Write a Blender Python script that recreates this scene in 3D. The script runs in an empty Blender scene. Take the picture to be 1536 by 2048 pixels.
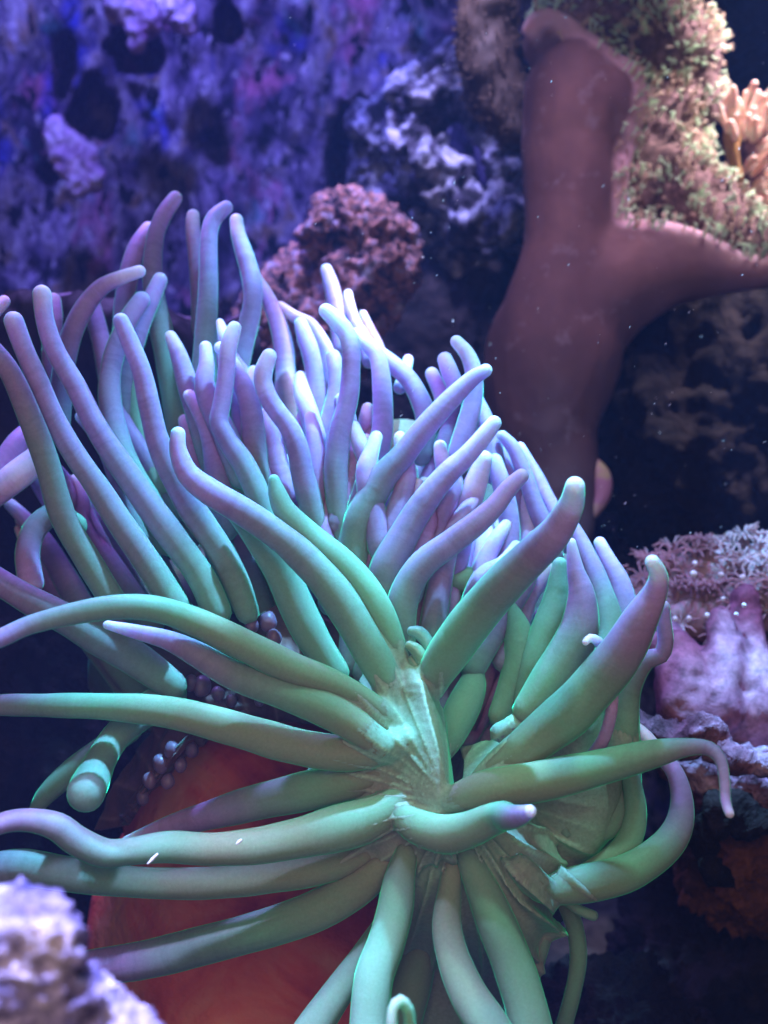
import bpy, bmesh, math, random
from mathutils import Vector, Matrix, noise
random.seed(7)
S = bpy.context.scene
COL = S.collection
F = 2196.0

# ------------------------------------------------------------------ camera
cam_d = bpy.data.cameras.new('camera'); cam = bpy.data.objects.new('camera', cam_d); COL.objects.link(cam)
cam_d.sensor_fit = 'VERTICAL'; cam_d.sensor_height = 24.0; cam_d.lens = 24.0*F/2048.0
cam.location = (0, 0, 0); cam.rotation_euler = (math.radians(90), 0, 0)
cam_d.clip_start = 0.01; cam_d.clip_end = 50
cam_d.dof.use_dof = True; cam_d.dof.focus_distance = 0.425; cam_d.dof.aperture_fstop = 6.0
S.camera = cam
# ------------------------------------------------------------------ world (dim light of the room through the tank)
w = bpy.data.worlds.new('World'); S.world = w; w.use_nodes = True
bg = w.node_tree.nodes['Background']; bg.inputs[0].default_value = (0.34, 0.34, 0.34, 1); bg.inputs[1].default_value = 0.10
# ------------------------------------------------------------------ lamps
def aim(o, tgt):
    o.rotation_euler = (Vector(tgt)-o.location).to_track_quat('-Z', 'Y').to_euler()
def spot(name, loc, tgt, colr, watts, ang, rad=0.012, blend=0.5, dapple=0.0, dscale=9.0):
    l = bpy.data.lights.new(name, 'SPOT'); l.energy = watts; l.color = colr
    l.spot_size = math.radians(ang); l.spot_blend = blend; l.shadow_soft_size = rad
    o = bpy.data.objects.new(name, l); COL.objects.link(o); o.location = loc; aim(o, tgt)
    if dapple > 0:          # light broken up by the rippled water surface above
        l.use_nodes = True; nt = l.node_tree; em = nt.nodes['Emission']
        tc = nt.nodes.new('ShaderNodeTexCoord'); nz = nt.nodes.new('ShaderNodeTexNoise')
        nz.inputs['Scale'].default_value = dscale; nz.inputs['Detail'].default_value = 1.0
        nz.inputs['Distortion'].default_value = 0.8
        nt.links.new(tc.outputs['Normal'], nz.inputs['Vector'])
        mr = nt.nodes.new('ShaderNodeMapRange'); mr.interpolation_type = 'SMOOTHSTEP'
        mr.inputs['From Min'].default_value = 0.40; mr.inputs['From Max'].default_value = 0.58
        mr.inputs['To Min'].default_value = 1-dapple; mr.inputs['To Max'].default_value = 1+dapple*0.55
        nt.links.new(nz.outputs[0], mr.inputs['Value']); nt.links.new(mr.outputs[0], em.inputs['Strength'])
    return o
spot('tank_and_fill_lamp', (0.13, 0.44, 0.60), (0.09, 0.45, -0.12), (0.20, 0.58, 1.0), 62, 56, 0.006, blend=0.8, dapple=0.85, dscale=12)
spot('tank_and_fill_lamp', (-0.18, 0.62, 0.50), (-0.08, 0.46, -0.03), (0.38, 0.28, 1.0), 17, 60, 0.010, dapple=0.7, dscale=10)
spot('tank_and_fill_lamp', (0.15, 0.62, 0.42), (-0.01, 0.57, 0.085), (0.74, 0.64, 1.0), 34, 17, 0.015, blend=0.9)
spot('tank_and_fill_lamp', (0.38, 0.68, 0.62), (0.27, 0.79, 0.28), (1.0, 0.82, 0.92), 46, 32, 0.02, blend=0.6)
spot('tank_and_fill_lamp', (-0.25, 0.62, 0.80), (-0.22, 1.15, 0.25), (0.22, 0.22, 1.0), 50, 74, 0.03, dapple=0.5, dscale=7)
spot('tank_and_fill_lamp', (0.02, 0.66, 0.62), (0.00, 0.88, 0.15), (0.55, 0.50, 1.0), 34, 38, 0.02)  # added spot to brighten the arch and orange rocks
spot('tank_and_fill_lamp', (0.22, 0.48, 0.45), (0.18, 0.57, -0.08), (0.52, 0.40, 1.0), 10, 34, 0.02)
spot('tank_and_fill_lamp', (-0.12, 0.16, 0.40), (-0.07, 0.25, -0.12), (0.48, 0.50, 1.0), 62, 34, 0.02)  # added spot near the glass to light the foreground rock
spot('tank_and_fill_lamp', (0.07, 0.28, 0.52), (0.03, 0.42, -0.115), (0.42, 0.95, 0.80), 10, 24, 0.015, blend=1.0)  # added narrow spot, gives the oral disc its mint glow
spot('tank_and_fill_lamp', (0.07, 0.46, 0.62), (0.15, 0.745, 0.10), (0.85, 0.58, 0.88), 7.5, 26, 0.02, blend=1.0)  # added weak spot to lift the dark leather coral stalk
# added warm fill in front of the glass, brightens the column and the shadows
al = bpy.data.lights.new('front_fill', 'AREA'); al.energy = 1.5; al.color = (1.0, 0.72, 0.55); al.size = 0.30
ao = bpy.data.objects.new('front_fill', al); COL.objects.link(ao); ao.location = (0.0, -0.16, 0.10); aim(ao, (-0.05, 0.5, -0.16))
S.view_settings.view_transform = 'Standard'; S.view_settings.look = 'None'
S.view_settings.exposure = 0.0; S.view_settings.gamma = 1.0
S.render.engine = 'CYCLES'

# ------------------------------------------------------------------ helpers
def P(x, y, d):
    d = d*0.01
    return Vector(((x-768.0)/F*d, d, -(y-1024.0)/F*d))
def R(r, d): return r/F*d*0.01
def link(o, parent=None):
    COL.objects.link(o)
    if parent: o.parent = parent
    return o
def tag(o, label=None, cat=None, group=None, kind=None):
    if label: o['label'] = label
    if cat: o['category'] = cat
    if group: o['group'] = group
    if kind: o['kind'] = kind
    return o
def empty(name, loc):
    o = bpy.data.objects.new(name, None); o.empty_display_size = 0.02; o.location = loc; COL.objects.link(o)
    return o
def mesh_obj(name, verts, faces, mat, parent=None, attrs=None, smooth=True):
    me = bpy.data.meshes.new(name); me.from_pydata([tuple(v) for v in verts], [], faces); me.update()
    if smooth: me.polygons.foreach_set('use_smooth', [True]*len(me.polygons))
    for k, vals in (attrs or {}).items():
        a = me.attributes.new(k, 'FLOAT', 'POINT'); a.data.foreach_set('value', vals)
    me.materials.append(mat)
    o = bpy.data.objects.new(name, me); link(o, parent)
    if parent: 
        o.matrix_parent_inverse = Matrix.Translation(-parent.location)
    return o
def cr(p0, p1, p2, p3, t):
    return 0.5*((2*p1)+(p2-p0)*t+(2*p0-5*p1+4*p2-p3)*t*t+(3*p1-p0-3*p2+p3)*t**3)
def sample(ctrl, step):
    """ctrl: [(Vector, r)] -> evenly sampled Catmull-Rom"""
    out = []; n = len(ctrl)
    for i in range(n-1):
        a = ctrl[max(i-1, 0)]; b = ctrl[i]; c = ctrl[i+1]; d = ctrl[min(i+2, n-1)]
        k = max(2, int((c[0]-b[0]).length/step)+1)
        for j in range(k):
            t = j/k
            out.append((cr(a[0], b[0], c[0], d[0], t), max(1e-4, cr(a[1], b[1], c[1], d[1], t))))
    out.append(ctrl[-1]); return out
def tube_geo(pts, sides=20, wob=0.05, seed=0.0, cap0=True, flat=1.0):
    """pts tip first. returns verts, faces, s (metres from the tip)"""
    # rounded tip
    T0 = (pts[0][0]-pts[1][0]).normalized(); r0 = pts[0][1]
    head = [(pts[0][0]+T0*(r0*math.sin(a)), r0*math.cos(a)) for a in (1.50, 1.25, 0.95, 0.6, 0.3)]
    Te = (pts[-1][0]-pts[-2][0]).normalized(); re = pts[-1][1]
    tail = [(pts[-1][0]+Te*(re*math.sin(a)), re*math.cos(a)) for a in (0.5, 1.0, 1.45)]
    allp = head+pts+tail
    verts = []; sv = []; faces = []; s = 0
    up = Vector((0.13, -1, 0.21))
    N = None; prev = None
    for i, (p, r) in enumerate(allp):
        a = allp[max(i-1, 0)][0]; b = allp[min(i+1, len(allp)-1)][0]
        T = (b-a).normalized()
        if N is None: N = (up-T*up.dot(T)).normalized()
        else: N = (N-T*N.dot(T)).normalized()
        B = T.cross(N)
        if prev is not None: s += (p-prev).length
        prev = p
        lw = 1+wob*noise.noise(Vector((s*70, seed, 1.3)))
        for k in range(sides):
            th = 2*math.pi*k/sides
            dv = N*math.cos(th)*flat+B*math.sin(th)
            rr = r*lw*(1+wob*0.8*noise.noise(Vector((s*55+seed, math.cos(th)*1.1, math.sin(th)*1.1))))
            verts.append(p+dv*rr); sv.append(s)
    n = len(allp)
    for i in range(n-1):
        for k in range(sides):
            k2 = (k+1) % sides
            faces.append((i*sides+k, (i+1)*sides+k, (i+1)*sides+k2, i*sides+k2))
    faces.append(tuple(range(sides))); faces.append(tuple((n-1)*sides+k for k in reversed(range(sides))))
    return verts, faces, sv
def patch(name, rows, nu, nv, mat, parent, pleats=0, amp=0.0, along='v', thick=0.25, rough=0.0, phase=0.3, ampf=None, raw=False):
    """rows: list of rows of (x,y,d). pleats vary along v (row direction) or along u."""
    G = [[P(*c) for c in r] for r in rows]; nr = len(G); nc = len(G[0])
    def ev(u, v):
        fu = u*(nc-1); iu = min(int(fu), nc-2); tu = fu-iu
        fv = v*(nr-1); iv = min(int(fv), nr-2); tv = fv-iv
        q = []
        for j in (-1, 0, 1, 2):
            rr = G[min(max(iv+j, 0), nr-1)]
            q.append(cr(rr[max(iu-1, 0)], rr[iu], rr[iu+1], rr[min(iu+2, nc-1)], tu))
        return cr(q[0], q[1], q[2], q[3], tv)
    base = [[ev(i/(nu-1), j/(nv-1)) for i in range(nu)] for j in range(nv)]
    verts = []; pl = []
    th = thick*0.01
    back = []
    for j in range(nv):
        for i in range(nu):
            u = i/(nu-1); v = j/(nv-1); p = base[j][i]
            du = base[j][min(i+1, nu-1)]-base[j][max(i-1, 0)]; dv = base[min(j+1, nv-1)][i]-base[max(j-1, 0)][i]
            n = du.cross(dv).normalized()
            if n.y > 0: n = -n
            c = v if along == 'v' else u; o = u if along == 'v' else v
            ph = (c*pleats+phase+0.35*noise.noise(Vector((c*6, o*2.2, 3.1)))) 
            wv = abs(math.sin(math.pi*ph)); crest = 1-wv
            irr = 0.45+0.9*abs(noise.noise(Vector((math.floor(ph+0.5)*3.7, 1.0, 0))))*1.6
            A = amp*0.01*(ampf(u, v) if ampf else 1)*irr
            h = A*(crest**1.3) if pleats else 0
            h += rough*0.01*noise.fractal(p*60, 1.0, 2.0, 3)
            verts.append(p+n*h); back.append(p-n*th); pl.append(crest**5 if pleats else 0)
    n0 = len(verts); faces = []
    for j in range(nv-1):
        for i in range(nu-1):
            a = j*nu+i; q = (a, a+1, a+nu+1, a+nu)
            faces.append(q); faces.append(tuple(n0+k for k in reversed(q)))
    edge = [(0*nu+i, 0*nu+i+1) for i in range(nu-1)]+[(j*nu+nu-1, (j+1)*nu+nu-1) for j in range(nv-1)] + \
           [((nv-1)*nu+i+1, (nv-1)*nu+i) for i in range(nu-1)]+[((j+1)*nu, j*nu) for j in range(nv-1)]
    for a, b in edge: faces.append((a, a+n0, b+n0, b))
    if raw: return verts+back, faces
    o = mesh_obj(name, verts+back, faces, mat, parent, {'pleat': pl+[0]*len(back)})
    bm = bmesh.new(); bm.from_mesh(o.data); bmesh.ops.recalc_face_normals(bm, faces=bm.faces); bm.to_mesh(o.data); bm.free()
    return o
def blobmesh(chains, voxel, smooth_it=4, disp=None):
    """union of tapered tubes [(x,y,r,d)...] and ellipsoids, voxel remeshed; returns verts, faces"""
    V = []; Fc = []
    for ch in chains:
        if isinstance(ch, tuple):
            off = len(V); V += ch[0]; Fc += [tuple(off+i for i in q) for q in ch[1]]
        elif len(ch) == 1:
            x, y, r, d = ch[0][:4]; k = ch[0][4] if len(ch[0]) > 4 else 1.0
            bm = bmesh.new(); bmesh.ops.create_icosphere(bm, subdivisions=3, radius=R(r, d))
            for v in bm.verts: v.co.y *= k
            off = len(V); c = P(x, y, d)
            bm.verts.ensure_lookup_table()
            V += [c+v.co for v in bm.verts]; Fc += [tuple(off+v.index for v in f.verts) for f in bm.faces]; bm.free()
        else:
            ctrl = [(P(x, y, d), R(r, d)) for x, y, r, d in ch]
            v, f, s = tube_geo(sample(ctrl, 0.006), 20, 0.0)
            off = len(V); V += v; Fc += [tuple(off+i for i in q) for q in f]
    me = bpy.data.meshes.new('tmp'); me.from_pydata([tuple(v) for v in V], [], Fc)
    bm = bmesh.new(); bm.from_mesh(me); bmesh.ops.recalc_face_normals(bm, faces=bm.faces); bm.to_mesh(me); bm.free()
    o = bpy.data.objects.new('tmp', me); COL.objects.link(o)
    m = o.modifiers.new('r', 'REMESH'); m.mode = 'VOXEL'; m.voxel_size = voxel
    s = o.modifiers.new('s', 'SMOOTH'); s.iterations = smooth_it; s.factor = 0.6
    dg = bpy.context.evaluated_depsgraph_get(); e = o.evaluated_get(dg); m2 = bpy.data.meshes.new_from_object(e)
    if disp:
        m2.update(); ns = [v.normal.copy() for v in m2.vertices]
        for v, n in zip(m2.vertices, ns): v.co = v.co+n*disp(v.co, n)
    verts = [v.co.copy() for v in m2.vertices]; faces = [tuple(p.vertices) for p in m2.polygons]
    bpy.data.objects.remove(o); bpy.data.meshes.remove(me); bpy.data.meshes.remove(m2)
    return verts, faces
def rock(name, x, y, d, rx, ry, rd, mat, amp=0.25, fr=2.2, seed=0, sub=6, parent=None, ridged=True):
    """boulder centred at pixel x,y depth d cm; radii in px at that depth"""
    bm = bmesh.new(); bmesh.ops.create_icosphere(bm, subdivisions=sub, radius=1.0)
    c = P(x, y, d); X = R(rx, d); Z = R(ry, d); Y = R(rd, d); vs = []
    for v in bm.verts:
        n = v.co.normalized(); q = n*fr+Vector((seed, seed*1.7, 0))
        h = noise.fractal(q, 0.8, 2.1, 5)
        if ridged: h += 0.8*(0.35-abs(noise.fractal(q*2.3+Vector((5, 2, 1)), 0.8, 2.0, 4)))
        cell = noise.voronoi(q*3.0)[0][0]; h -= max(0, 0.35-cell)*0.8
        k = 1+amp*h
        vs.append(c+Vector((n.x*X*k, n.y*Y*k, n.z*Z*k)))
    bm.verts.ensure_lookup_table()
    fs = [tuple(v.index for v in f.verts) for f in bm.faces]; bm.free()
    return mesh_obj(name, vs, fs, mat, parent)

# ------------------------------------------------------------------ materials
class MT:
    def __init__(self, name):
        self.m = bpy.data.materials.new(name); self.m.use_nodes = True; self.nt = self.m.node_tree
        self.b = self.nt.nodes['Principled BSDF']; self.L = self.nt.links.new
    def n(self, t, **kw):
        x = self.nt.nodes.new('ShaderNode'+t)
        for k, v in kw.items():
            if k in x.inputs: x.inputs[k].default_value = v
            else: setattr(x, k, v)
        return x
    def set(self, **kw):
        for k, v in kw.items(): self.b.inputs[k.replace('_', ' ')].default_value = v
    def ramp(self, src, stops, interp='LINEAR'):
        r = self.n('ValToRGB'); r.color_ramp.interpolation = interp; cr_ = r.color_ramp
        while len(cr_.elements) < len(stops): cr_.elements.new(0.5)
        for e, (p, c) in zip(cr_.elements, stops):
            e.position = p; e.color = (c[0], c[1], c[2], 1) if not isinstance(c, (int, float)) else (c, c, c, 1)
        self.L(src, r.inputs[0]); return r.outputs[0]
    def mix(self, fac, a, b, mode='MIX'):
        x = self.n('MixRGB', blend_type=mode)
        for i, v in ((0, fac), (1, a), (2, b)):
            if isinstance(v, (int, float)): x.inputs[i].default_value = v
            elif isinstance(v, tuple): x.inputs[i].default_value = (v[0], v[1], v[2], 1)
            else: self.L(v, x.inputs[i])
        return x.outputs[0]
    def math(self, op, a, b=0.0):
        x = self.n('Math', operation=op)
        for i, v in ((0, a), (1, b)):
            if isinstance(v, (int, float)): x.inputs[i].default_value = v
            else: self.L(v, x.inputs[i])
        return x.outputs[0]
    def noise(self, scale, detail=3, rough=0.5, vec=None, dist=0.0):
        x = self.n('TexNoise'); x.inputs['Scale'].default_value = scale; x.inputs['Detail'].default_value = detail
        x.inputs['Roughness'].default_value = rough; x.inputs['Distortion'].default_value = dist
        if vec is None:
            if not hasattr(self, 'geo'): self.geo = self.n('NewGeometry')
            vec = self.geo.outputs['Position']
        self.L(vec, x.inputs['Vector']); return x.outputs[0]
    def attr(self, name):
        a = self.n('Attribute'); a.attribute_name = name; return a.outputs['Fac']
    def bump(self, h, strength=0.5, dist=0.002, prev=None):
        b = self.n('Bump'); b.inputs['Strength'].default_value = strength; b.inputs['Distance'].default_value = dist
        self.L(h, b.inputs['Height'])
        if prev: self.L(prev, b.inputs['Normal'])
        self.L(b.outputs[0], self.b.inputs['Normal']); return b.outputs[0]
    def col(self, c): self.L(c, self.b.inputs['Base Color'])

def flesh(m, sss=0.75, scale=0.006, rad=(0.35, 1.0, 0.75), sheen=1.0, tint=(0.05, 1.0, 0.4)):
    m.b.inputs['Subsurface Weight'].default_value = sss
    m.b.inputs['Subsurface Scale'].default_value = scale
    m.b.inputs['Subsurface Radius'].default_value = rad
    m.b.inputs['Roughness'].default_value = 0.5
    m.b.inputs['Specular IOR Level'].default_value = 0.12
    m.b.inputs['Sheen Weight'].default_value = sheen
    m.b.inputs['Sheen Roughness'].default_value = 0.25
    m.b.inputs['Sheen Tint'].default_value = (*tint, 1)

def tentacle_mat():
    m = MT('tentacle_skin'); t = m.attr('t'); s = m.attr('s')
    oi = m.n('ObjectInfo'); rnd = oi.outputs['Random']
    nz = m.noise(28, 3, 0.5); tt = m.math('ADD', t, m.math('MULTIPLY', m.math('SUBTRACT', nz, 0.5), 0.35))
    tt = m.math('ADD', tt, m.math('MULTIPLY', m.math('SUBTRACT', rnd, 0.5), 0.16))
    c = m.ramp(tt, [(0.0, (0.84, 0.70, 0.92)), (0.09, (0.52, 0.35, 0.68)), (0.32, (0.32, 0.23, 0.42)),
                    (0.56, (0.21, 0.32, 0.27)), (0.80, (0.21, 0.42, 0.28)), (1.0, (0.27, 0.34, 0.22))])
    # annular bands
    cb = m.n('CombineXYZ'); m.L(m.math('ADD', s, m.math('MULTIPLY', m.noise(110, 2, 0.5), 0.010)), cb.inputs[0]); m.L(rnd, cb.inputs[1])
    band = m.noise(300, 2, 0.6, cb.outputs[0])
    far = m.ramp(t, [(0.0, 0.15), (0.15, 0.6), (0.45, 0.4), (0.8, 0.08)])
    dark = m.ramp(band, [(0.34, 0.74), (0.60, 1.0)])
    c = m.mix(far, c, m.mix(1.0, c, dark, 'MULTIPLY'))
    spk = m.ramp(m.noise(900, 2, 0.6), [(0.3, 0.93), (0.7, 1.04)])
    c = m.mix(1.0, c, spk, 'MULTIPLY'); m.col(c)
    flesh(m, 0.85, 0.011)
    bb = m.bump(band, 0.15, 0.0012); m.bump(m.noise(700, 3, 0.6), 0.12, 0.0006, bb)
    return m.m
def disc_mat(name, c1, c2, line, sheen=0.6, lw=0.75):
    m = MT(name); p = m.attr('pleat')
    c = m.mix(m.ramp(m.noise(35, 3), [(0.35, 0.0), (0.65, 1.0)]), c1, c2)
    c = m.mix(m.math('MULTIPLY', p, lw), c, line)
    c = m.mix(1.0, c, m.ramp(m.noise(600, 3, 0.6), [(0.3, 0.85), (0.7, 1.1)]), 'MULTIPLY'); m.col(c)
    flesh(m, 0.45, 0.005, sheen=sheen); m.bump(m.noise(300, 4, 0.6), 0.25, 0.0012); return m.m
def rock_mat(name, stops, sc=40, bump=1.0, fine=260, rough=0.85, spots=None, stretch=None, bd=0.006):
    m = MT(name); vec = None
    if stretch:
        g = m.n('NewGeometry'); mp = m.n('Mapping'); mp.inputs['Scale'].default_value = stretch
        m.L(g.outputs['Position'], mp.inputs['Vector']); vec = mp.outputs[0]
    a = m.noise(sc, 6, 0.65, vec, 0.6); c = m.ramp(a, stops)
    if spots:
        for (sc2, colr, lo, hi) in spots:
            c = m.mix(m.ramp(m.noise(sc2, 4, 0.6, vec, 0.4), [(lo, 0.0), (hi, 1.0)]), c, colr)
    c = m.mix(1.0, c, m.ramp(m.noise(fine, 4, 0.7, vec), [(0.3, 0.35), (0.7, 1.25)]), 'MULTIPLY'); m.col(c)
    m.set(Roughness=rough); m.b.inputs['Specular IOR Level'].default_value = 0.2
    b1 = m.bump(a, bump, bd); m.bump(m.noise(fine, 5, 0.7, vec), bump*0.8, bd*0.35, b1); return m.m
def plain(name, colr, rough=0.6, sss=0.0, n_amt=0.25, sc=120, spec=0.25, bump=0.3):
    m = MT(name); c = m.mix(1.0, colr, m.ramp(m.noise(sc, 4, 0.6), [(0.3, 1-n_amt), (0.7, 1+n_amt)]), 'MULTIPLY'); m.col(c)
    m.set(Roughness=rough); m.b.inputs['Specular IOR Level'].default_value = spec
    if sss: m.b.inputs['Subsurface Weight'].default_value = sss; m.b.inputs['Subsurface Scale'].default_value = 0.004
    m.bump(m.noise(sc*3, 4, 0.6), bump, 0.001); return m.m

M_tent = tentacle_mat()
M_disc = disc_mat('disc_tissue', (0.32, 0.36, 0.29), (0.26, 0.44, 0.32), (0.50, 0.78, 0.55), lw=0.6)
M_disc2 = disc_mat('striped_disc_tissue', (0.40, 0.36, 0.46), (0.42, 0.44, 0.44), (0.78, 0.78, 0.72))
M_pleat = disc_mat('pleated_tissue', (0.30, 0.28, 0.20), (0.24, 0.33, 0.22), (0.42, 0.60, 0.40))
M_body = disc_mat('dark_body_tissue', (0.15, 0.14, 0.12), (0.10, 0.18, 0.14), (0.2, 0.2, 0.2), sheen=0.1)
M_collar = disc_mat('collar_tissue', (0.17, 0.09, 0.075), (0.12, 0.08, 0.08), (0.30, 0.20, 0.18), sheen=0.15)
M_bead = plain('bead_tissue', (0.20, 0.14, 0.22), 0.35, 0.4, spec=0.4)
def column_mat():
    m = MT('red_column_skin')
    c = m.ramp(m.noise(14, 5, 0.6, None, 0.8), [(0.34, (0.52, 0.05, 0.07)), (0.48, (0.85, 0.16, 0.10)), (0.62, (0.92, 0.36, 0.20))])
    c = m.mix(m.ramp(m.noise(60, 5, 0.65), [(0.45, 0.0), (0.75, 0.35)]), c, (0.75, 0.25, 0.20))
    m.col(c); m.set(Roughness=0.55); m.b.inputs['Specular IOR Level'].default_value = 0.2
    m.b.inputs['Subsurface Weight'].default_value = 0.4; m.b.inputs['Subsurface Scale'].default_value = 0.01
    m.b.inputs['Subsurface Radius'].default_value = (1, 0.3, 0.2)
    m.bump(m.noise(42, 5, 0.6), 0.8, 0.008); return m.m
M_column = column_mat()
M_lip = plain('lip_tissue', (0.22, 0.50, 0.42), 0.35, 0.3, spec=0.4)
M_lip2 = plain('inner_lip_tissue', (0.26, 0.50, 0.34), 0.35, 0.3, spec=0.4)
M_wall = rock_mat('coralline_wall', [(0.34, (0.012, 0.008, 0.03)), (0.42, (0.07, 0.05, 0.12)), (0.50, (0.20, 0.15, 0.26)), (0.58, (0.36, 0.31, 0.42)), (0.68, (0.52, 0.50, 0.52))],
                  sc=16, bump=1.0, fine=95, stretch=(1.6, 1, 0.9), bd=0.03,
                  spots=[(11, (0.50, 0.16, 0.30), 0.58, 0.70), (6, (0.06, 0.07, 0.60), 0.56, 0.68), (16, (0.26, 0.16, 0.10), 0.57, 0.66), (9, (0.10, 0.30, 0.34), 0.62, 0.74), (34, (0.004, 0.003, 0.010), 0.55, 0.60), (45, (0.62, 0.55, 0.70), 0.60, 0.68)])
M_arch = rock_mat('crusted_dark_rock', [(0.40, (0.008, 0.008, 0.014)), (0.48, (0.07, 0.06, 0.10)), (0.56, (0.34, 0.36, 0.50)), (0.68, (0.52, 0.48, 0.64))], sc=38, fine=160, bd=0.008)
M_orange = rock_mat('orange_crusted_rock', [(0.38, (0.02, 0.015, 0.03)), (0.46, (0.14, 0.09, 0.12)), (0.53, (0.52, 0.22, 0.17)), (0.60, (0.38, 0.30, 0.44)), (0.70, (0.55, 0.52, 0.62))], sc=85, fine=260, bd=0.007)
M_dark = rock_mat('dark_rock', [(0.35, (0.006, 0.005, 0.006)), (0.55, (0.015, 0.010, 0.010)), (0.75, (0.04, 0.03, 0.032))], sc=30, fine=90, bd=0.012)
M_front = rock_mat('lavender_crusted_rock', [(0.36, (0.06, 0.05, 0.14)), (0.47, (0.34, 0.30, 0.60)), (0.56, (0.60, 0.54, 0.85)), (0.68, (0.88, 0.80, 0.90))], sc=70, fine=260, bd=0.006,
                   spots=[(90, (0.10, 0.12, 0.5), 0.62, 0.72)])
M_pink = rock_mat('pink_encrusting_skin', [(0.30, (0.12, 0.04, 0.06)), (0.5, (0.34, 0.14, 0.24)), (0.7, (0.56, 0.32, 0.44))], sc=16, fine=120, bump=0.5, rough=0.55, bd=0.005)
M_ledge = rock_mat('ledge_rock', [(0.35, (0.05, 0.02, 0.03)), (0.5, (0.25, 0.12, 0.18)), (0.62, (0.55, 0.38, 0.55)), (0.75, (0.75, 0.65, 0.8))], sc=30, fine=160, bd=0.008)
M_brownrock = rock_mat('rusty_brown_rock', [(0.35, (0.02, 0.01, 0.008)), (0.55, (0.14, 0.05, 0.02)), (0.75, (0.24, 0.10, 0.04))], sc=18, fine=120, bd=0.008)
def leather_mat():
    m = MT('leather_coral_skin')
    c = m.ramp(m.noise(9, 4, 0.6), [(0.3, (0.12, 0.07, 0.09)), (0.55, (0.22, 0.12, 0.13)), (0.75, (0.40, 0.22, 0.22))])
    c = m.mix(m.ramp(m.noise(45, 3, 0.6), [(0.60, 0.0), (0.72, 0.5)]), c, (0.38, 0.30, 0.38)); c = m.mix(m.math('MULTIPLY', m.attr('rim'), 0.85), c, (0.78, 0.50, 0.60)); m.col(c)  # pale pink near the rim paints in the lit look of the lip
    m.set(Roughness=0.65); m.b.inputs['Subsurface Weight'].default_value = 0.4; m.b.inputs['Subsurface Scale'].default_value = 0.012
    m.b.inputs['Subsurface Radius'].default_value = (1, 0.5, 0.4); m.b.inputs['Specular IOR Level'].default_value = 0.15
    m.bump(m.noise(250, 4, 0.6), 0.2, 0.001); return m.m
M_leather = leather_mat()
M_cap = rock_mat('cap_skin', [(0.35, (0.10, 0.06, 0.05)), (0.5, (0.20, 0.12, 0.11)), (0.7, (0.42, 0.25, 0.27))], sc=30, fine=200, bump=0.5, bd=0.004)
M_rim = plain('rim_skin', (0.72, 0.45, 0.58), 0.6, 0.4, 0.35, 60)
M_polyp = plain('green_polyp', (0.55, 0.74, 0.50), 0.5, 0.0, 0.6, 40)
M_polyp2 = plain('brown_polyp', (0.58, 0.44, 0.34), 0.5, 0.0, 0.5, 40)
M_cream = plain('cream_polyp', (0.80, 0.62, 0.52), 0.5, 0.4, 0.25, 60)
M_tan = plain('tan_stalk', (0.42, 0.24, 0.09), 0.6, 0.2)
M_xenia = plain('mauve_polyp', (0.36, 0.24, 0.26), 0.5, 0.3, 0.5, 50)
M_bub = plain('white_speck', (0.9, 0.92, 0.95), 0.2, 0.0, 0.05, spec=0.6)
M_snow = plain('drifting_particle', (0.75, 0.75, 0.75), 0.6)
M_plate = plain('dark_plate', (0.03, 0.02, 0.028), 0.7, n_amt=0.6, sc=40)
M_platerim = plain('pale_plate_rim', (0.50, 0.36, 0.62), 0.6)
M_frag = rock_mat('lilac_fragment', [(0.3, (0.25, 0.08, 0.28)), (0.5, (0.55, 0.36, 0.62)), (0.7, (0.8, 0.7, 0.85))], sc=30, fine=120, bd=0.006)
M_floor = rock_mat('gravel_floor', [(0.35, (0.01, 0.01, 0.012)), (0.6, (0.04, 0.035, 0.04)), (0.8, (0.10, 0.09, 0.10))], sc=30, fine=140)

# ------------------------------------------------------------------ setting: back wall and floor
def build_wall():
    nx, ny = 260, 240; vs = []; fs = []
    holes = [(270, 100, 58, 60), (185, 225, 55, 70), (455, 50, 30, 45), (690, 330, 45, 70), (720, 260, 60, 60), (95, 345, 20, 28), (130, 130, 22, 70)]
    for j in range(ny):
        for i in range(nx):
            x = -350+2300*i/(nx-1); y = -300+2700*j/(ny-1)
            p = P(x, y, 118)
            q = Vector((p.x*9, 0.3, p.z*4.5)); h = noise.fractal(q, 0.75, 2.1, 6)*3.2
            h += abs(noise.noise(Vector((p.x*22, 4, p.z*8))))*2.2
            cell = noise.voronoi(Vector((p.x*26, 2, p.z*15)))[0][0]; h -= max(0, 0.3-cell)*7
            for hx, hy, ra, rb in holes:
                wv = math.hypot((x-hx)/ra, (y-hy)/rb)+0.35*noise.noise(Vector((x*0.03, y*0.03, 1)))
                h -= 20*max(0, min(1, (1.0-wv)*4))
            vs.append(P(x, y, 118-h))
    for j in range(ny-1):
        for i in range(nx-1):
            a = j*nx+i; fs.append((a, a+nx, a+nx+1, a+1))
    tag(mesh_obj('rock_wall', vs, fs, M_wall), kind='structure')
build_wall()
def build_floor():
    n = 120; vs = []; fs = []
    for j in range(n):
        for i in range(n):
            x = -1.1+2.2*i/(n-1); y = -0.2+1.6*j/(n-1)
            vs.append(Vector((x, y, -0.34+0.02*noise.fractal(Vector((x*9, y*9, 0)), 0.8, 2, 4))))
    for j in range(n-1):
        for i in range(n-1):
            a = j*n+i; fs.append((a, a+1, a+n+1, a+n))
    tag(mesh_obj('gravel_ground', vs, fs, M_floor), kind='structure')
build_floor()

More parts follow.
